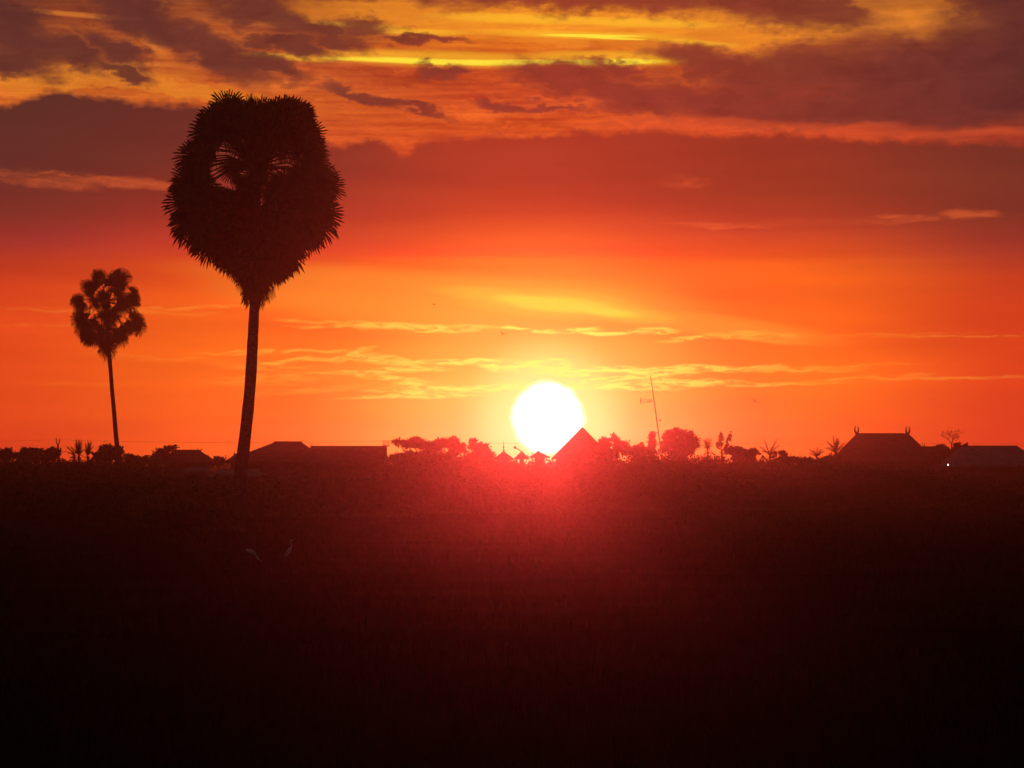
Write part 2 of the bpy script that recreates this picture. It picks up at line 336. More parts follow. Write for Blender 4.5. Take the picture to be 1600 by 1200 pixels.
# ------------------------------------------------------------------ fan palms
def fan_leaf(mb, hub, axis, roll, rad, n=34, spread=300, droop=.25, rg=random):
    """a costapalmate fan blade: pleated segments, joined to the middle, free pointed tips"""
    ax = Vector(axis).normalized(); ref = Vector((0,0,1)) if abs(ax.z) < .95 else Vector((1,0,0))
    sd = ax.cross(ref).normalized(); nm = sd.cross(ax).normalized()
    q = Matrix.Rotation(roll, 3, ax); sd = q @ sd; nm = q @ nm
    hub = Vector(hub); vs = []; fs = []
    st = R(spread)/n
    for k in range(n):
        a = -R(spread)/2 + st*(k+.5); f = rad*(.80 + .2*math.cos(a*.5))*rg.uniform(.88, 1.08)
        d = ax*math.cos(a) + sd*math.sin(a); dl = ax*math.cos(a-st*.5) + sd*math.sin(a-st*.5); dr = ax*math.cos(a+st*.5) + sd*math.sin(a+st*.5)
        pl = .03*rad; cup = nm*(.14*rad*abs(math.sin(a*.5)))
        g = Vector((0,0,-1))
        b = len(vs); split = rg.uniform(.40, .52)
        vs += [hub, hub + dl*f*split + nm*pl + cup + g*droop*f*.12, hub + d*f*split - nm*pl + cup + g*droop*f*.12, hub + dr*f*split + nm*pl + cup + g*droop*f*.12,
               hub + d*f*.86 + (dr-dl)*f*rg.uniform(-.12,.12) + cup + g*droop*f*.38, hub + d*f + (dr-dl)*f*rg.uniform(-.2,.2) + cup*1.1 + g*droop*f*rg.uniform(.5,.9)]
        wv = (dr-dl)*f*.2
        vs += [vs[b+4]-wv, vs[b+4]+wv]
        fs += [(b,b+1,b+2),(b,b+2,b+3),(b+1,b+6,b+5,b+2),(b+2,b+5,b+7,b+3)]
    mb.add(vs, fs)
def petiole(mb, a, b, r0=.05, r1=.025):
    a = Vector(a); b = Vector(b); m = (a+b)/2 + Vector((0,0,.12*(b-a).length)); mb.tube([a, m, b], [r0, (r0+r1)/2, r1], 5)

def trunk_mesh(mb, pts, rad, n=14):
    P = []; Rr = []
    for i in range(len(pts)-1):
        a, b = Vector(pts[i]), Vector(pts[i+1]); k = max(2, int((b-a).length/.35))
        for j in range(k):
            t = j/k; P.append(a.lerp(b, t)); Rr.append((rad[i]*(1-t)+rad[i+1]*t)*random.uniform(.965,1.035))
    P.append(Vector(pts[-1])); Rr.append(rad[-1])
    for _ in range(3):
        P = [P[0]] + [(P[i-1]+P[i]*2+P[i+1])/4 for i in range(1,len(P)-1)] + [P[-1]]
    mb.tube(P, Rr, n)

# --- the tall palm, 87 m away
D = 87.; S = mpp(D)
base = at(369, 832, D); base.z = 0
pt = thing('fan_palm', base, 'tallest fan palm with a dense round crown and a curved bare trunk', 'palm tree')
tr = [(369,836),(371,790),(375,745),(381,700),(386,655),(391,605),(394,550),(396,510),(398,470),(399,400),(399,320),(398,255)]
tm = MB(); trunk_mesh(tm, [at(x, y, D) for x, y in tr], [.40,.32,.28,.265,.25,.24,.23,.22,.21,.23,.24,.2])
tm.build('trunk', MT['bark'], pt, smooth=True)
rg = random.Random(11)
live, dead, stems = MB(), MB(), MB()
axis_x = at(399, 300, D).x
def env(y):                                   # half width of the crown (px) at photo height y
    pts = [(137,50),(150,78),(170,98),(200,108),(240,125),(300,136),(350,131),(400,106),(430,72),(455,42),(478,14)]
    for (a, ra), (b, rb) in zip(pts, pts[1:]):
        if a <= y <= b: return ra + (rb-ra)*(y-a)/(b-a)
    return 30
def place(px, py, depth, mb, rad, droop, src=None, roll=None, hang=.0):
    hub = at(px, py, D); hub.y += depth
    s = src or Vector((axis_x, D, at(399, min(py+10, 440) if py > 300 else 262, D).z))
    ax = (hub - s).normalized(); ax.z -= hang; ax.normalize()
    fan_leaf(mb, hub, ax, roll if roll is not None else rg.uniform(-1.5,1.5), rad, n=rg.choice((30,34,38)), spread=rg.uniform(250,310), droop=droop, rg=rg)
    petiole(stems, s, hub)
# silhouette fans seen edge-on round the outline, face turned to the viewer
rim = [(372,172,44),(400,176,42),(412,178,42),(362,170,40),(384,170,40),(368,180,46),(390,184,42),(345,186,44),(420,184,42),(440,182,46),(458,188,44),(473,198,40),(330,200,46),(322,216,44),(318,230,40),(307,246,46),(314,262,42),(300,285,42),
       (297,318,44),(304,345,44),(320,362,42),(336,376,40),(354,388,36),(370,400,32),(480,240,42),(490,262,42),(500,292,44),(494,318,46),(490,345,44),(476,362,40),
       (458,372,38),(442,382,34),(427,394,32),(412,410,30),(388,412,30),(384,424,26),(412,424,26),(362,394,38),(374,406,36),(385,416,34),(426,402,34),(418,412,32),(462,284,38),(447,336,42),(462,322,42),(434,330,40),(430,348,40),(450,352,40),(366,264,32),(390,440,34),(406,440,34),(398,450,32),(398,456,28),(350,204,44),(452,213,40),(430,208,46),(400,205,50),(379,203,44),(300,300,40),(498,330,42),(472,210,38),(440,176,42),(462,184,40),(358,174,42),(376,176,44),(335,188,40),
       (399,236,40),(402,258,42),(398,280,42),(384,300,40),(425,300,42),(452,298,40),(440,288,36),(318,258,34),(470,272,38),(399,434,28),(396,444,24),(404,440,24)]
for x, y, r in rim:
    r *= .87; y += 9*(y < 215); x += 3*(x < 330)
    low = y > 335
    for rep in range(2):
        place(x + rg.uniform(-4,4), y + rg.uniform(-4,4), rg.uniform(-1.1,1.1), dead if low else live, r*S*rg.uniform(.95,1.1), .12 if not low else .4, roll=rg.uniform(1.1,2.0)*rg.choice((-1,1)), hang=.45 if low else 0.)
# leaves hanging in front of the trunk
for x, y in ((399,330),(392,358),(406,388),(388,304),(412,345),(388,380),(402,408),(399,300),(380,330),(420,370),(396,422)):
    place(x, y, -rg.uniform(.9,1.5), live if y < 335 else dead, rg.uniform(36,44)*S, .35, hang=.6)
# the body of the crown, front to back
k = 0; count = 0
while count < 165:
    k += 1; y = 184 + 228*((k*.61803) % 1); az = (k*2.39996) % (2*math.pi)
    e_ = env(min(y + 30*(y > 330), 478)) - 46
    if e_ < 4: e_ = 4
    r_ = e_*math.sqrt(rg.uniform(.25, 1)); dx = r_*math.cos(az); dy = r_*math.sin(az)
    px = 399 + dx
    if any(math.hypot(px-a, y-b) < c for a, b, c in ((362,240,42),(440,254,42),(350,284,33))): continue      # airy windows of bare stalks
    count += 1; low = y > 320
    place(px, y, dy*S, dead if low else live, rg.uniform(40,50)*S*(1 if y < 380 else .85), .2 if not low else .45, hang=.15 + (y-140)/300*.9)
live.build('crown', MT['leaf'], pt); dead.build('dead_leaf_skirt', MT['dead'], pt); stems.build('leaf_stalks', MT['leaf'], pt)

# --- the smaller palm, farther off to the left
D = 165.; S = mpp(D)
base = at(184, 800, D); base.z = 0
pt = thing('fan_palm', base, 'smaller fan palm at left with a sparse gappy crown on a thin leaning trunk', 'palm tree')
tr = [(188,806),(184,705),(181,680),(178,640),(175,610),(173,580),(170,550),(168,520),(167,480),(168,455)]
tm = MB(); trunk_mesh(tm, [at(x, y, D) for x, y in tr], [.26,.20,.18,.17,.16,.16,.17,.17,.15,.12], 10); tm.build('trunk', MT['bark'], pt, smooth=True)
live, dead, stems = MB(), MB(), MB(); axis_x = at(167, 480, D).x
cl = [(156,436,20),(150,444,18),(187,434,20),(182,442,19),(168,438,21),(176,446,19),(138,448,17),(146,458,16),(127,471,17),(134,476,15),(212,460,16),(203,466,17),(194,472,19),(188,478,16),
      (168,480,20),(164,474,18),(172,488,18),(130,498,20),(134,508,20),(211,498,17),(213,508,17),(206,492,14),(146,518,20),(152,510,18),(140,522,17),(190,516,21),(184,524,18),(196,508,17),(166,540,17),(171,532,17),(163,530,15),(160,462,13),(128,488,15),(150,472,13),(160,490,15),(178,496,14),(154,500,14),(182,470,13),(172,506,15),(166,462,14),(176,456,14)]
for x, y, r in cl:
    low = y > 505
    for rep in range(2):
        hub = at(x + rg.uniform(-2,2), y + rg.uniform(-2,2), D); hub.y += rg.uniform(-1.4,1.4)
        s = Vector((axis_x, D, at(167, 472 if y < 500 else y-14, D).z)); ax = (hub-s).normalized(); ax.z -= .25 + (.7 if low else 0); ax.normalize()
        fan_leaf(dead if low else live, hub, ax, rg.uniform(.8,1.9)*rg.choice((-1,1)), r*S*rg.uniform(.9,1.1), n=24, spread=rg.uniform(210,290), droop=.5 if low else .2, rg=rg)
        petiole(stems, s, hub, .035, .02)
live.build('crown', MT['leaf'], pt); dead.build('dead_leaf_skirt', MT['dead'], pt); stems.build('leaf_stalks', MT['leaf'], pt)

# ------------------------------------------------------------------ broadleaf trees and bushes
def crown_points(blobs, D, dens, rg, depth=1.):
    out = []; S = mpp(D)
    for (cx, cy, rx, ry) in blobs:
        rx *= 1.1; ry *= 1.12; c = np.array(at(cx, cy, D)); r = np.array([rx*S, (rx+ry)/2*S*depth, ry*S])
        nc = max(8, int(dens*rx*ry/5.5))
        d = unit(rg.normal(size=(nc,3))); rad = rg.uniform(.15,1.,nc)**.45
        cc = c + d*rad[:,None]*r*.93
        out.append(np.repeat(cc, 26, 0) + rg.normal(size=(nc*26,3))*np.array([.2,.2,.15])*max(.7, min(1.5, ry*S/1.1)))
    return np.concatenate(out)
def broadleaf(name, label, cat, blobs, D, seed, dens=1.15, leaf=.17, stem=None, fol='fol', group=None, dx=0):
    rg = np.random.default_rng(seed); rr = random.Random(seed)
    cxm = sum(b[0]*b[2] for b in blobs)/sum(b[2] for b in blobs)
    base = at(stem or cxm, 790, D); base.z = -.05
    t = thing(name, base, label, cat, group)
    P = crown_points(blobs, D, dens, rg)
    V_, F_ = leaf_quads(P, leaf*max(1, D/230), rg); V_[:,2] = np.maximum(V_[:,2], .02)
    np_mesh('crown', V_, F_, MT[fol], t)
    tm = MB(); big = max(b[2]*b[3] for b in blobs)*mpp(D)**2
    r0 = min(.28, .07 + .05*math.sqrt(big))
    low = min(at(b[0], b[1]+b[3], D).z for b in blobs); fork = base + Vector((rr.uniform(-.2,.2), 0, max(.5, low*.7)))
    tm.tube([base, (base+fork)/2 + Vector((rr.uniform(-.12,.12),0,0)), fork], [r0*1.3, r0, r0*.85], 8)
    for b in blobs:
        c = at(b[0], b[1], D)
        for q in range(4):
            e = c + Vector((rr.uniform(-.7,.7)*b[2], rr.uniform(-.5,.5)*b[2], rr.uniform(-.2,.85)*b[3]))*mpp(D)
            m = fork.lerp(e, .5) + Vector((rr.uniform(-.3,.3), rr.uniform(-.3,.3), rr.uniform(-.1,.3)))
            tm.tube([fork, m, e], [r0*.5, r0*.28, .02], 5)
    tm.build('trunk', MT['wood'], t); return t
G = 'trees and bushes along the far edge of the field'
BT = [
 ('bush','small bush at the far left edge of the treeline','bush',[(6,711,13,9),(12,706,5,5)],190,1,'fol'),
 ('broadleaf_tree','low flat-topped tree left of the forked pole','tree',[(60,712,36,10),(48,706,20,5),(80,707,14,6),(38,712,16,7)],195,2,'fol'),
 ('bush','spiky bush at the foot of the smaller fan palm','bush',[(172,709,20,9),(165,703,8,7),(184,703,6,6),(156,713,9,6)],170,3,'fol'),
 ('bush','low bush just right of the smaller fan palm','bush',[(207,718,14,5),(200,716,8,4)],190,4,'fol2'),
 ('bush','low bush between the smaller fan palm and the small horned house','bush',[(232,719,18,5),(245,715,8,4)],195,5,'fol'),
 ('broadleaf_tree','small leafy tree at the left end of the small horned roof','tree',[(258,706,8,6),(268,703,6,5),(248,712,10,7)],182,6,'fol'),
 ('bush','low bush between the small horned house and the pointed hut','bush',[(345,722,17,4),(340,719,8,3)],192,7,'fol2'),
 ('broadleaf_tree','large ragged leafy tree right of the long gabled roof','tree',[(648,693,19,8),(625,691,13,4),(650,687,8,5),(672,700,18,10),(690,693,12,7),(703,689,14,5),(712,701,14,13),(622,717,16,6),(640,716,20,9),(675,722,34,16),(700,730,24,20)],200,8,'fol'),
 ('broadleaf_tree','rounded leafy tree just left of the spired hut','tree',[(741,695,9,9),(752,702,13,9),(764,712,10,7),(745,716,20,12),(724,698,5,7)],215,9,'fol'),
 ('broadleaf_tree','leafy tree right beside the steep gable under the sun','tree',[(944,690,12,8),(960,687,7,7),(974,695,12,7),(962,703,24,10),(938,700,10,10)],225,10,'fol'),
 ('bush','small rounded bush left of the antenna mast','bush',[(1000,700,9,8),(990,704,10,8),(998,712,16,9)],228,11,'fol2'),
 ('broadleaf_tree','slim upright tree at the foot of the antenna mast','tree',[(1019,681,4,6),(1020,691,6,6),(1018,702,9,9)],226,12,'fol'),
 ('broadleaf_tree','dense round tree just right of the antenna mast','tree',[(1061,683,23,12),(1045,689,14,11),(1078,692,15,12),(1060,700,28,14),(1052,676,10,6)],235,13,'fol'),
 ('bush','hedge-like bush right of the banana plant','bush',[(1148,706,18,7),(1150,701,8,4),(1160,712,20,8)],245,14,'fol'),
 ('bush','low bush left of the spread coconut palm','bush',[(1174,707,12,7),(1178,702,5,4)],250,15,'fol2'),
 ('bush','upright shrub right of the spread coconut palm','bush',[(1222,713,6,7),(1224,708,4,4),(1232,720,10,6)],255,16,'fol'),
 ('bush','low scrub between the two groups of small palms on the right','bush',[(1250,719,20,4),(1240,716,6,4),(1262,720,16,4)],262,17,'fol'),
 ('bush','bush at the left wall of the tall horned house','bush',[(1300,716,12,6),(1290,719,12,6)],268,18,'fol'),
 ('bush','ragged bush beside the low horned house on the right','bush',[(1470,699,8,4),(1480,706,12,7),(1462,704,10,5)],292,19,'fol'),
 ('bush','flat bush rising left of the grey metal shed','bush',[(1502,696,12,4),(1495,702,12,6)],285,20,'fol2')]
for n_, lb, ct, bl, D_, sd_, fo in BT: broadleaf(n_, lb, ct, bl, D_, sd_, fol=fo, group=G)
broadleaf('scrub', 'low dark scrub mound on the field left of the tall palm foot', 'bush', [(255,812,34,9),(300,806,42,12),(345,812,30,10),(285,800,20,7)], 82, 31, dens=.6, leaf=.12, fol='fol')

# undergrowth that reads as one mass in front of and behind the houses
def mass(name, label, strips, seed, leaf, dens, jag=0):
    rg = np.random.default_rng(seed); pts = []
    for (x0, x1, ytop, D0, D1) in strips:
        n = int((x1-x0)*dens)
        for _ in range(n):
            px = rg.uniform(x0, x1); Dd = rg.uniform(D0, D1); c = np.array(at(px, 780, Dd)); top = at(px, ytop + 2.2*math.sin(px*.043+seed) + 2*math.sin(px*.117) + 1.5*math.sin(px*.31) + rg.uniform(-3,10), Dd).z
            w_ = rg.uniform(.8, 2.); m_ = 80
            if rg.random() < jag: top += rg.uniform(.3, 1.3); w_ *= .6
            d = unit(rg.normal(size=(m_,3)))*(rg.uniform(.3,1,(m_,1))**.4); d[:,2] = np.abs(d[:,2])
            pts.append(np.array([c[0], c[1], 0]) + d*np.array([w_, w_, max(.5, top*.96)]))
    V_, F_ = leaf_quads(np.concatenate(pts), leaf, rg); V_[:,2] = np.maximum(V_[:,2], .02)
    return tag(np_mesh(name, V_, F_, MT['fol']), label, 'undergrowth', kind='stuff')
mass('undergrowth', 'dark tangle of bushes filling the foot of the treeline',
     [(-60,260,713,150,185),(240,620,742,140,158),(606,780,706,188,215),(770,830,713,190,215),(830,930,716,190,215),(600,930,745,165,185),(930,1110,702,215,240),(1095,1180,702,235,250),(1170,1300,711,240,260),(920,1300,735,195,215),(1280,1470,724,240,260),(1440,1680,742,225,250)], 41, .2, 2.0)
mass('distant_wood', 'dark line of trees behind the houses along the horizon', [(-260,1860,714,300,360)], 42, .35, 1.7, jag=.22)

# ------------------------------------------------------------------ coconut palms, banana, bare tree
def pinnate(mb, a, tip, sag, width, n=16, rr=random):
    a = Vector(a); tip = Vector(tip); L = (tip-a).length; pts = []
    for i in range(n+1):
        t = i/n; p = a.lerp(tip, t) + Vector((0,0,sag*4*t*(1-t)*L)); pts.append(p)
    mb.tube(pts, [.035*(1-i/n*.8) for i in range(n+1)], 4)
    for i in range(2, n+1):
        t = i/n; p = pts[i]; d = (pts[i]-pts[i-1]).normalized(); sd = d.cross(Vector((0,0,1))).normalized()
        for s in (-1, 1):
            l = width*math.sin(math.pi*min(1, t*.8+.16))*rr.uniform(.8,1.15)
            e = p + sd*s*l*.7 + d*l*.5 + Vector((0,0,-l*rr.uniform(.25,.65)))
            q = d*.05*L*.35
            mb.add([p-q, p+q, e], [(0,1,2)])
def coco(label, fronds, px, py, D, foot=None, trunk_r=.12, seed=0, width=None, name='coconut_palm'):
    rr = random.Random(seed); S = mpp(D); b = at(foot or px, 790, D); b.z = -.05
    t = thing(name, b, label, 'palm tree', 'small palms along the treeline'); h = at(px, py, D); mb = MB()
    for i, (tx, ty, sg) in enumerate(fronds):
        for q in range(2):
            tip = at(tx + (rr.uniform(-2,2) if q else 0), ty + (rr.uniform(-1,2) if q else 0), D); tip.y += rr.uniform(-1,1)
            pinnate(mb, h, tip, sg, (width or 7)*S, 14, rr)
    for q in range(6):
        a = rr.uniform(0, 2*math.pi); pinnate(mb, h, h + Vector((math.cos(a)*.5, math.sin(a)*1.6, rr.uniform(-.5,.7))), .15, (width or 7)*S, 10, rr)
    mb.build('crown', MT['leaf'], t)
    tm = MB(); tm.tube([b, b.lerp(h,.5)+Vector((.1,0,0)), h], [trunk_r*1.4, trunk_r, trunk_r*.8], 8); tm.build('trunk', MT['bark'], t)
coco('bushy upright palm right of the forked pole', [(121,686,.02),(118,690,.03),(124,688,0),(128,694,.05),(112,698,.12),(130,702,.1),(119,687,0),(116,693,.02),(123,686,0)], 123, 712, 175, seed=1, width=6)
coco('feathery palm standing closest to the smaller fan palm', [(139,690,.05),(141,688,.02),(137,692,0),(144,697,.12),(140,694,.05),(136,696,0),(135,703,.1),(142,691,.03)], 137, 712, 176, seed=2, width=5)
coco('thin drooping palm fronds left of the bushy upright palm', [(104,697,.15),(107,700,.12),(112,699,.1),(101,706,.1)], 116, 712, 178, seed=3, width=3)
coco('stubby palm left of the banana plant', [(1098,686,.15),(1104,683,.05),(1111,684,.05),(1114,694,.15),(1096,695,.15),(1107,684,0),(1102,688,.1)], 1106, 703, 240, seed=4, width=5)
coco('spread coconut palm with open upright fronds right of the banana plant', [(1193,684,.04),(1213,685,.05),(1186,698,.12),(1218,696,.14),(1197,690,.0),(1207,696,.05),(1190,704,.15),(1219,706,.15)], 1203, 712, 248, seed=5, width=6)
coco('short palm left of the tall horned house, the lower of two', [(1264,702,.15),(1272,700,.06),(1281,700,.03),(1290,705,.15),(1276,698,.0),(1286,701,.1),(1262,708,.12)], 1276, 715, 262, seed=6, width=5)
coco('palm touching the left roof slope of the tall horned house', [(1301,680,.03),(1291,689,.12),(1289,699,.15),(1313,688,.14),(1318,698,.15),(1306,683,.02),(1310,684,.05),(1296,694,.1),(1322,692,.1)], 1305, 708, 266, seed=7, width=7)
def banana(label, px, D, leaves, seed):
    rr = random.Random(seed); b = at(px, 790, D); b.z = -.05; t = thing('banana_plant', b, label, 'banana plant'); h = at(px, 705, D)
    mb = MB()
    for tx, ty, wd in leaves:
        tip = at(tx, ty, D); tip.y += rr.uniform(-.5,.5); n = 15; S = mpp(D); pts = [h.lerp(tip, i/n) + Vector((.25*math.sin(i/n*2.6)*(1 if tx > px else -.3),0,0)) for i in range(n+1)]
        mb.tube(pts, [.05*(1-i/n*.7) for i in range(n+1)], 5)
        for i in range(3, n):
            p0, p1 = pts[i], pts[i+1]; d = (p1-p0).normalized(); sd = d.cross(Vector((0,1,0))).normalized(); dep = Vector((0,1,0))
            for s in (-1,1):
                if rr.random() < .12: continue
                l = wd*S*math.sin(math.pi*(i-1.5)/(n-.5))*rr.uniform(.75,1.1); o_ = (sd*s*.8 + dep*rr.uniform(-.5,.5))*l + Vector((0,0,-.25*l))
                mb.add([p0, p0+o_, p0.lerp(p1,.85)+o_*.98, p0.lerp(p1,.95)], [(0,1,2,3)])
    mb.build('leaves', MT['fol2'], t)
    tm = MB(); tm.tube([b, h], [.16,.11], 9); tm.build('stem', MT['fol2'], t)
banana('banana plant with two tall torn upright leaves right of the round tree', 1128, 240, [(1127,674,6),(1141,673,5.5),(1120,690,5),(1136,694,5),(1132,698,6)], 3)
def bare_tree():
    D = 290.; rr = random.Random(9); b = at(1487, 790, D); b.z = -.05; t = thing('bare_tree', b, 'thin bare-branched tree between the low horned house and the grey shed', 'tree')
    mb = MB(); tw = []
    def grow(p, d, L, r, k):
        e = p + d*L; m = p.lerp(e,.5) + Vector((rr.uniform(-1,1),rr.uniform(-1,1),0))*L*.06; mb.tube([p, m, e], [r, r*.85, r*.7], 5, cap=False); tw.append(e)
        if k == 0: return
        for q in range(3 if k > 2 else rr.choice((2,3))):
            a = rr.uniform(0, 2*math.pi); nd = (d*1.0 + Vector((math.cos(a)*.95, math.sin(a)*.6, rr.uniform(-.25,.35)))).normalized()
            grow(e, nd, L*rr.uniform(.6,.85), r*.6, k-1)
    h = at(1487, 706, D); mb.tube([b, h], [.16,.11], 7); grow(h, Vector((0,0,1)), 1.1, .1, 4)
    mb.build('trunk', MT['wood'], t)
    P = np.array([p for p in tw]); rg = np.random.default_rng(4); P = np.repeat(P[rg.random(len(P)) < .4], 3, 0) + rg.normal(size=(1,3))*.0
    V_, F_ = leaf_quads(P + rg.normal(size=P.shape)*.15, .13, rg); np_mesh('crown', V_, F_, MT['fol'], t)
bare_tree()

# ------------------------------------------------------------------ houses
def horn_finial(parent, p, h, spread, m='fin'):
    mb = MB(); p = Vector(p)
    mb.box((p.x-spread*.55, p.y-.12, p.z-.1), (p.x+spread*.55, p.y+.12, p.z+h*.16))
    for s in (-1,1):
        pts = [p + Vector((s*spread*a, 0, h*b)) for a, b in ((.25,.08),(.75,.25),(.95,.45),(.85,.68),(.62,1.))]
        mb.tube(pts, [h*.13,h*.12,h*.10,h*.07,h*.015], 7)
    mb.build('finial', MT[m], parent, smooth=False)
def spike_finial(parent, p, h, r=.06, knob=True):
    mb = MB(); p = Vector(p); prof = [(0,1.6),(.12,1.5),(.16,.8),(.3,.7),(.36,1.5),(.44,.8),(.6,.5),(1.,.08)]
    mb.tube([p + Vector((0,0,h*a)) for a, _ in prof], [r*b for _, b in prof], 8); mb.build('finial', MT['fin'], parent)
def house(name, label, cat, D, ridge, eave, depth, roofm='tile', wallm='plank', stilt=0., gable=False, windows=3, facing=False):
    """ridge=(x0,x1,y) eave=(x0,x1,y) in photo bearings; facing=True: the gable end faces the viewer"""
    rx0, rx1 = at(ridge[0], ridge[2], D), at(ridge[1], ridge[2], D); ex0, ex1 = at(eave[0], eave[2], D), at(eave[1], eave[2], D)
    b = (ex0+ex1)/2; b.z = 0; b.y = D
    t = thing(name, b, label, cat); rf = MB(); ze = ex0.z; h2 = depth/2; zr = rx0.z
    if facing:
        xm = rx0.x; n = [(ex0.x,D-h2,ze),(xm,D-h2,zr),(ex1.x,D-h2,ze),(ex0.x,D+h2,ze),(xm,D+h2,zr),(ex1.x,D+h2,ze)]
        rf.add(n, [(0,2,1),(3,4,5),(0,1,4,3),(1,2,5,4),(0,3,5,2)])
    else:
        n = [(ex0.x,D-h2,ze),(ex1.x,D-h2,ze),(ex1.x,D+h2,ze),(ex0.x,D+h2,ze),(rx0.x,D,zr),(rx1.x,D,zr)]
        rf.add(n, [(0,1,5,4),(2,3,4,5),(0,4,3),(1,2,5),(0,3,2,1)])
        rf.tube([rx0 + Vector((0,0,.03)), rx1 + Vector((0,0,.03))], .09, 6)
    for (a, c) in (((ex0.x,D-h2,ze),(ex1.x,D-h2,ze)),):
        rf.box((a[0]-.05,a[1]-.12,a[2]-.16),(c[0]+.05,c[1]-.003,c[2]+.02))
    r = rf.build('roof', MT[roofm], t)
    wl = MB(); i = .55; x0, x1, y0, y1 = ex0.x+i, ex1.x-i, D-h2+i, D+h2-i
    wl.box((x0,y0,stilt-.1 if not stilt else stilt),(x1,y1,ze-.004)); wl.build('wall', MT[wallm], t)
    if stilt:
        nn = max(2, int((x1-x0)/2.2))
        for k in range(nn+1):
            for yy in (y0+.15, y1-.15):
                xx = x0+.15 + (x1-x0-.3)*k/nn; st = MB(); st.box((xx-.1,yy-.1,-.1),(xx+.1,yy+.1,stilt-.003)); st.build('stilt', MT['plank'], t)
    zb = stilt + .9; zt = min(ze-.35, zb+1.2)
    if zt > zb + .3:
        for k in range(windows):
            xx = x0 + (x1-x0)*(k+.5)/windows
            if k == windows//2:
                dm = MB(); dm.box((xx-.45,y0-.05,stilt+.02),(xx+.45,y0+.02,zt)); dm.build('door', MT['dark'], t)
            else:
                wm = MB(); wm.box((xx-.5,y0-.04,zb),(xx+.5,y0+.02,zt)); wi = wm.build('window', MT['dark'], t)
                fm = MB()
                vs = [(xx+sx*w_, yy, (zb+zt)/2 + sz*((zt-zb)/2 + g_)) for yy in (y0-.07, y0+.015) for w_, g_ in ((.58,.08),(.503,.003)) for sx, sz in ((-1,-1),(1,-1),(1,1),(-1,1))]
                fm.add(vs, [f_ for a_ in range(4) for b_ in ((a_+1) % 4,) for f_ in ((a_,b_,4+b_,4+a_),(8+a_,12+a_,12+b_,8+b_),(a_,8+a_,8+b_,b_),(4+a_,4+b_,12+b_,12+a_))])
                f = fm.build('frame', MT['fin'], t); f.parent = wi; f.matrix_parent_inverse = Matrix()
    return t
h = house('house', 'small house with a horned ridge end left of the tall palm', 'house', 185, (272,313,704.5), (254,334,722), 6, stilt=0)
horn_finial(h, at(312,704.5,185), .32, .2)
h = house('hut', 'tiny hut with a pointed finial just left of the tall palm trunk', 'hut', 196, (366,384,710.5), (358,398,719), 3, windows=1)
spike_finial(h, at(366,711.5,196), .42, .06)
h = house('house', 'broad hipped-roof house directly behind the tall palm trunk', 'house', 172, (428,472,691.5), (360,512,722), 8, windows=4)
h = house('long_house', 'long house with a level straight roof ending at the insulator pole', 'house', 180, (485,603.5,698.5), (484.6,604,726), 7, wallm='plank', windows=5)
mb = MB(); p = at(487,698.5,180); mb.tube([p, p+Vector((0,0,.42))], .022, 5); mb.build('roof_post', MT['steel'], h)
mb = MB(); p = at(518,698.5,180); mb.tube([p, p+Vector((0,0,.2))], .03, 5); mb.build('vent_pipe', MT['steel'], h)
h = house('shed', 'low pale-roofed shed on either side of the tall palm trunk', 'shed', 148, (342,404,735.5), (332,414,741), 3.5, roofm='tin', wallm='plank', windows=1)
h = house('shed', 'very low tin-roofed shed under the small horned house', 'shed', 152, (296,318,731), (288,328,735), 3, roofm='tin', wallm='plank', windows=1)
h = house('hut', 'little hut with a tall thin spire on its pointed roof', 'hut', 232, (786.5,787.5,705), (771,803,717), 2.4, windows=1)
spike_finial(h, at(787,705.5,232), 1.25, .07)
h = house('hut', 'small gabled hut with a leaning ridge ornament left of the sun', 'hut', 236, (815,815,705), (804,826,716), 4, windows=1, facing=True)
mb = MB(); a = at(815,705,234); c = at(804.5,699.5,234); mb.tube([a, a.lerp(c,.6), c], [.06,.06,.1], 6); mb.tube([c+Vector((-.1,0,-.1)), c, c+Vector((.1,0,.18))], [.05,.2,.04], 7); mb.build('finial', MT['fin'], h)
h = house('hut', 'small hut with a low roof peak directly below the sun', 'hut', 240, (839,843,706), (828,858,714), 4, windows=1)
h = house('house', 'steep gabled house whose roof cuts into the lower right of the sun', 'house', 230, (908,908,669), (862,954,716), 9, windows=3, facing=True)
h = house('stilt_house', 'tall house with horned finials at both ends of its ridge', 'house', 280, (1338,1420,678), (1303,1452,722), 11, roofm='tile', stilt=1.9, windows=5)
horn_finial(h, at(1338.5,678,280), 1.15, .26); horn_finial(h, at(1418.5,678.5,280), 1.15, .26)
h = house('house', 'low house with two small horns right of the tall horned house', 'house', 296, (1443,1465,698.5), (1428,1488,713), 6, windows=3)
horn_finial(h, at(1443,698.5,296), .55, .17); horn_finial(h, at(1464.5,698.5,296), .5, .17)
h = house('metal_shed', 'wide grey metal-roofed shed at the right edge with a small lit lamp', 'shed', 262, (1502,1590,697.5), (1476,1624,728), 9, roofm='tin', wallm='plank', windows=5)

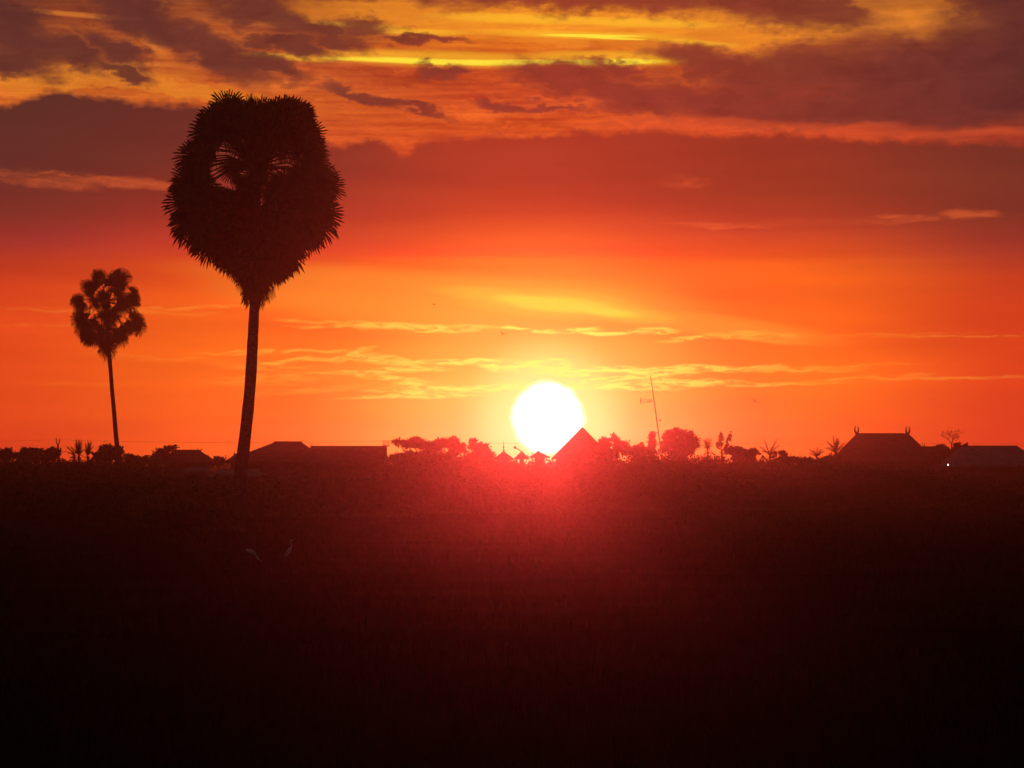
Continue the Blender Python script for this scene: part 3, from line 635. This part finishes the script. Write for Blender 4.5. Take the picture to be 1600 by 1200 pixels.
# lamp by the shed
D = 256.; p = at(1481.3, 726, D); b = Vector((p.x, p.y, 0))
t = thing('street_lamp', b, 'small white lamp lit on a thin post left of the grey shed', 'lamp')
mb = MB(); mb.tube([b-Vector((0,0,.1)), Vector((p.x,p.y,p.z-.12))], [.045,.03], 7); mb.build('post', MT['steel'], t)
mb = MB(); mb.tube([Vector((p.x,p.y,p.z-.1)), Vector((p.x,p.y,p.z-.05)), p, Vector((p.x,p.y,p.z+.06))], [.03,.07,.085,.03], 9)
em = bpy.data.materials.new('lit_bulb'); em.use_nodes = True; bs = em.node_tree.nodes['Principled BSDF']
bs.inputs['Emission Color'].default_value = (1,.85,.72,1); bs.inputs['Emission Strength'].default_value = 6.
mb.build('bulb', em, t, smooth=True)

# ------------------------------------------------------------------ poles and wire
def pole(px, ytop, D, label, lean=0, arms='fork'):
    top = at(px, ytop, D); b = Vector((top.x + lean, D, -.1)); t = thing('utility_pole', b, label, 'utility pole', 'poles of the power line')
    mb = MB(); k = top - Vector((0,0,.55)); mb.tube([b, (b+k)/2, k], [.16,.13,.10], 9); mb.build('pole', MT['wood'], t)
    mb = MB()
    if arms == 'fork':
        for s, hh in ((-1,.62),(1,.55)):
            mb.tube([k-Vector((0,0,.1)), k+Vector((s*.16,0,.12)), k+Vector((s*.2,0,hh))], [.07,.06,.045], 6)
        mb.build('forked_top', MT['wood'], t)
    else:
        mb.box((k.x-.3,k.y-.06,k.z+.02),(k.x+.3,k.y+.06,k.z+.12)); mb.build('crossarm', MT['wood'], t)
        for s in (-1,-.35,.35,1):
            im = MB(); q = k + Vector((s*.26,0,.12)); im.tube([q, q+Vector((0,0,.1)), q+Vector((0,0,.18)), q+Vector((0,0,.42))], [.025,.05,.03,.045], 7); im.build('insulator', MT['ceramic'], t)
    return top
PD = 226.
pole(90.5, 685.5, PD, 'forked utility pole among the trees near the left edge', .15)
pole(603, 688, 178.6, 'utility pole with upright insulators at the end of the long roof', arms='cross')
wp = [at(-420,690,PD), at(90.5,687,PD), at(603,689,178.6), at(1062,690,PD+14), at(1390,692,PD+62), at(1800,690,PD+80)]
mb = MB()
for a, b in zip(wp, wp[1:]):
    mb.tube([a.lerp(b, i/14) - Vector((0,0,.22*4*(i/14)*(1-i/14))) for i in range(15)], .0085, 4, cap=False)
tag(mb.build('power_cable', MT['cable'], loc=wp[1]), 'thin power cable strung level above the roofs from pole to pole', 'cable')
pole(1062, 690, PD+14, 'utility pole hidden behind the dense round tree'); pole(1390, 692, PD+62, 'utility pole hidden behind the tall horned house')

# antenna
D = 228.; b = at(1044, 792, D); b.z = -.05; top = at(1016.3, 588, D)
t = thing('antenna_mast', b, 'thin leaning antenna mast rising above the trees right of the sun', 'antenna')
mb = MB(); mb.tube([b, b.lerp(top,.4)+Vector((.05,0,0)), b.lerp(top,.8)+Vector((.05,0,0)), top], [.08,.075,.06,.035], 7); mb.build('mast', MT['steel'], t)
c = at(1023, 627, D); L = at(1001, 626.5, D); an = MB(); an.tube([c, L], .032, 5)
zz = Vector((0,0,1)); yy = Vector((0,1,0))
an.tube([L+zz*.3, L-zz*.28], .05, 5); an.tube([L+zz*.29, c.lerp(L,.35)+zz*.12], .02, 4); an.tube([L-zz*.27, c.lerp(L,.35)-zz*.12], .02, 4)
q = c.lerp(L,.33); an.tube([q+zz*.22, q+Vector((.1,0,0)), q-zz*.2, q-Vector((.1,0,0)), q+zz*.22], .05, 5)
for k in (.1,.2,.45,.6,.75,.9): an.tube([c.lerp(L,k)+yy*.5, c.lerp(L,k)-yy*.5], .012, 4)
an.tube([at(1022,624.5,D), at(1022,630,D)], .02, 4)
an.build('aerial', MT['steel'], t)
mb = MB(); g = at(1031.5, 657, D); mb.box((g.x-.08,g.y-.08,g.z-.1),(g.x+.08,g.y+.08,g.z+.1)); mb.build('junction_box', MT['steel'], t)

# ------------------------------------------------------------------ birds
def skin_obj(name, pts, rads, edges, m, parent=None, loc=(0,0,0)):
    me = bpy.data.meshes.new(name); me.from_pydata(pts, edges, []); o = bpy.data.objects.new(name, me); col.objects.link(o); o.location = loc
    o.modifiers.new('skin', 'SKIN'); s = o.modifiers.new('sub', 'SUBSURF'); s.levels = s.render_levels = 2
    sv_ = me.skin_vertices[0].data
    for i, r in enumerate(rads): sv_[i].radius = r if hasattr(r, '__len__') else (r, r)
    sv_[0].use_root = True; me.materials.append(m)
    if parent: o.parent = parent
    return o
def egret(label, px, py_foot, D, up, face):
    b = at(px, py_foot, D); b.z = float(ground_z(np.array(b.x), np.array(b.y)))
    t = thing('egret', b, label, 'bird', 'white egrets in the field')
    if up:  pts = [(-.02*face,0,.24),(-.06*face,0,.17),(-.12*face,0,.10),(.02*face,0,.31),(.05*face,0,.37),(.02*face,0,.44),(.03*face,0,.51),(.07*face,0,.53)]
    else:   pts = [(0,0,.26),(-.06*face,0,.30),(-.14*face,0,.33),(.07*face,0,.23),(.11*face,0,.20),(.13*face,0,.14),(.17*face,0,.09),(.20*face,0,.07)]
    skin_obj('body', pts, [.06,.055,.018,.045,.022,.017,.024,.012], [(0,1),(1,2),(0,3),(3,4),(4,5),(5,6),(6,7)], MT['white'], t)
    e = Vector(pts[-1]); pe = Vector(pts[-2]); mb = MB(); mb.tube([e, e+(e-pe).normalized()*.08], [.010,.002], 6); bk = mb.build('beak', MT['beak'], loc=(0,0,0)); bk.parent = t
    for s in (-1,1):
        mb = MB(); mb.tube([(0,s*.03,.2),(-.02*face,s*.03,.11),(0,s*.03,0)], .008, 5); mb.box((-.03,s*.03-.02,-.01),(.05,s*.03+.02,.008)); l = mb.build('leg', MT['leg'], loc=(0,0,0)); l.parent = t
egret('small white egret bending down in the field below the tall palm', 393, 870, 52, False, 1)
egret('white egret standing upright in the field right of the bending one', 452.5, 869, 53, True, 1)
def flyer(label, px, py, D, span, bank_, up):
    c = at(px, py, D); mb = MB()
    mb.tube([(-.16,0,0),(-.08,0,0),(.02,0,0),(.11,0,.01),(.15,0,.015)], [.008,.03,.04,.025,.006], 8)
    for s in (-1,1):
        vs = []
        for k,(a, x0, x1, z) in enumerate(((0,.06,-.05,0),(.35,.08,-.06,up*.22),(.7,.04,-.06,up*.22),(1.,-.06,-.09,up*.1))):
            vs += [(x0, s*a*span/2, z*span/1.2+.006), (x1, s*a*span/2, z*span/1.2+.004), (x1, s*a*span/2, z*span/1.2-.004), (x0, s*a*span/2, z*span/1.2-.006)]
        fs = [(i*4+j, i*4+(j+1)%4, i*4+4+(j+1)%4, i*4+4+j) for i in range(3) for j in range(4)]; mb.add(vs, fs)
    mb.add([(-.14,-.02,0),(-.26,-.05,0),(-.26,.05,0),(-.14,.02,0)], [(0,1,2,3)])
    o = mb.build('flying_bird', MT['bird'], loc=(0,0,0)); o.location = c; o.rotation_euler = (R(bank_), R(-12), R(75))
    tag(o, label, 'bird', 'birds flying in the sunset sky')
flyer('tiny dark bird flying just above and left of the sun', 785, 522, 150, .55, 25, 1)
flyer('tiny dark bird flying left of the yellow cloud opening', 678, 476, 190, .45, 15, 1)
flyer('tiny dark bird flying low over the palms right of the antenna', 1179, 627, 160, .55, 40, 1)

# ------------------------------------------------------------------ haze, added to stand in for veiling lens glare round the sun
hz = MB(); hz.box((-560,-120,-1.5),(560,700,22)); hm = bpy.data.materials.new('haze'); hm.use_nodes = True; ht = hm.node_tree; ht.nodes.clear()
pv = ht.nodes.new('ShaderNodeVolumePrincipled'); pv.inputs['Color'].default_value = (.95,.85,.85,1); pv.inputs['Density'].default_value = HAZE_DENSITY
pv.inputs['Anisotropy'].default_value = HAZE_G; ho = ht.nodes.new('ShaderNodeOutputMaterial'); ht.links.new(pv.outputs[0], ho.inputs['Volume'])
tag(hz.build('haze', hm), 'thin haze added to stand in for the red lens glare below the low sun', 'haze', kind='stuff')
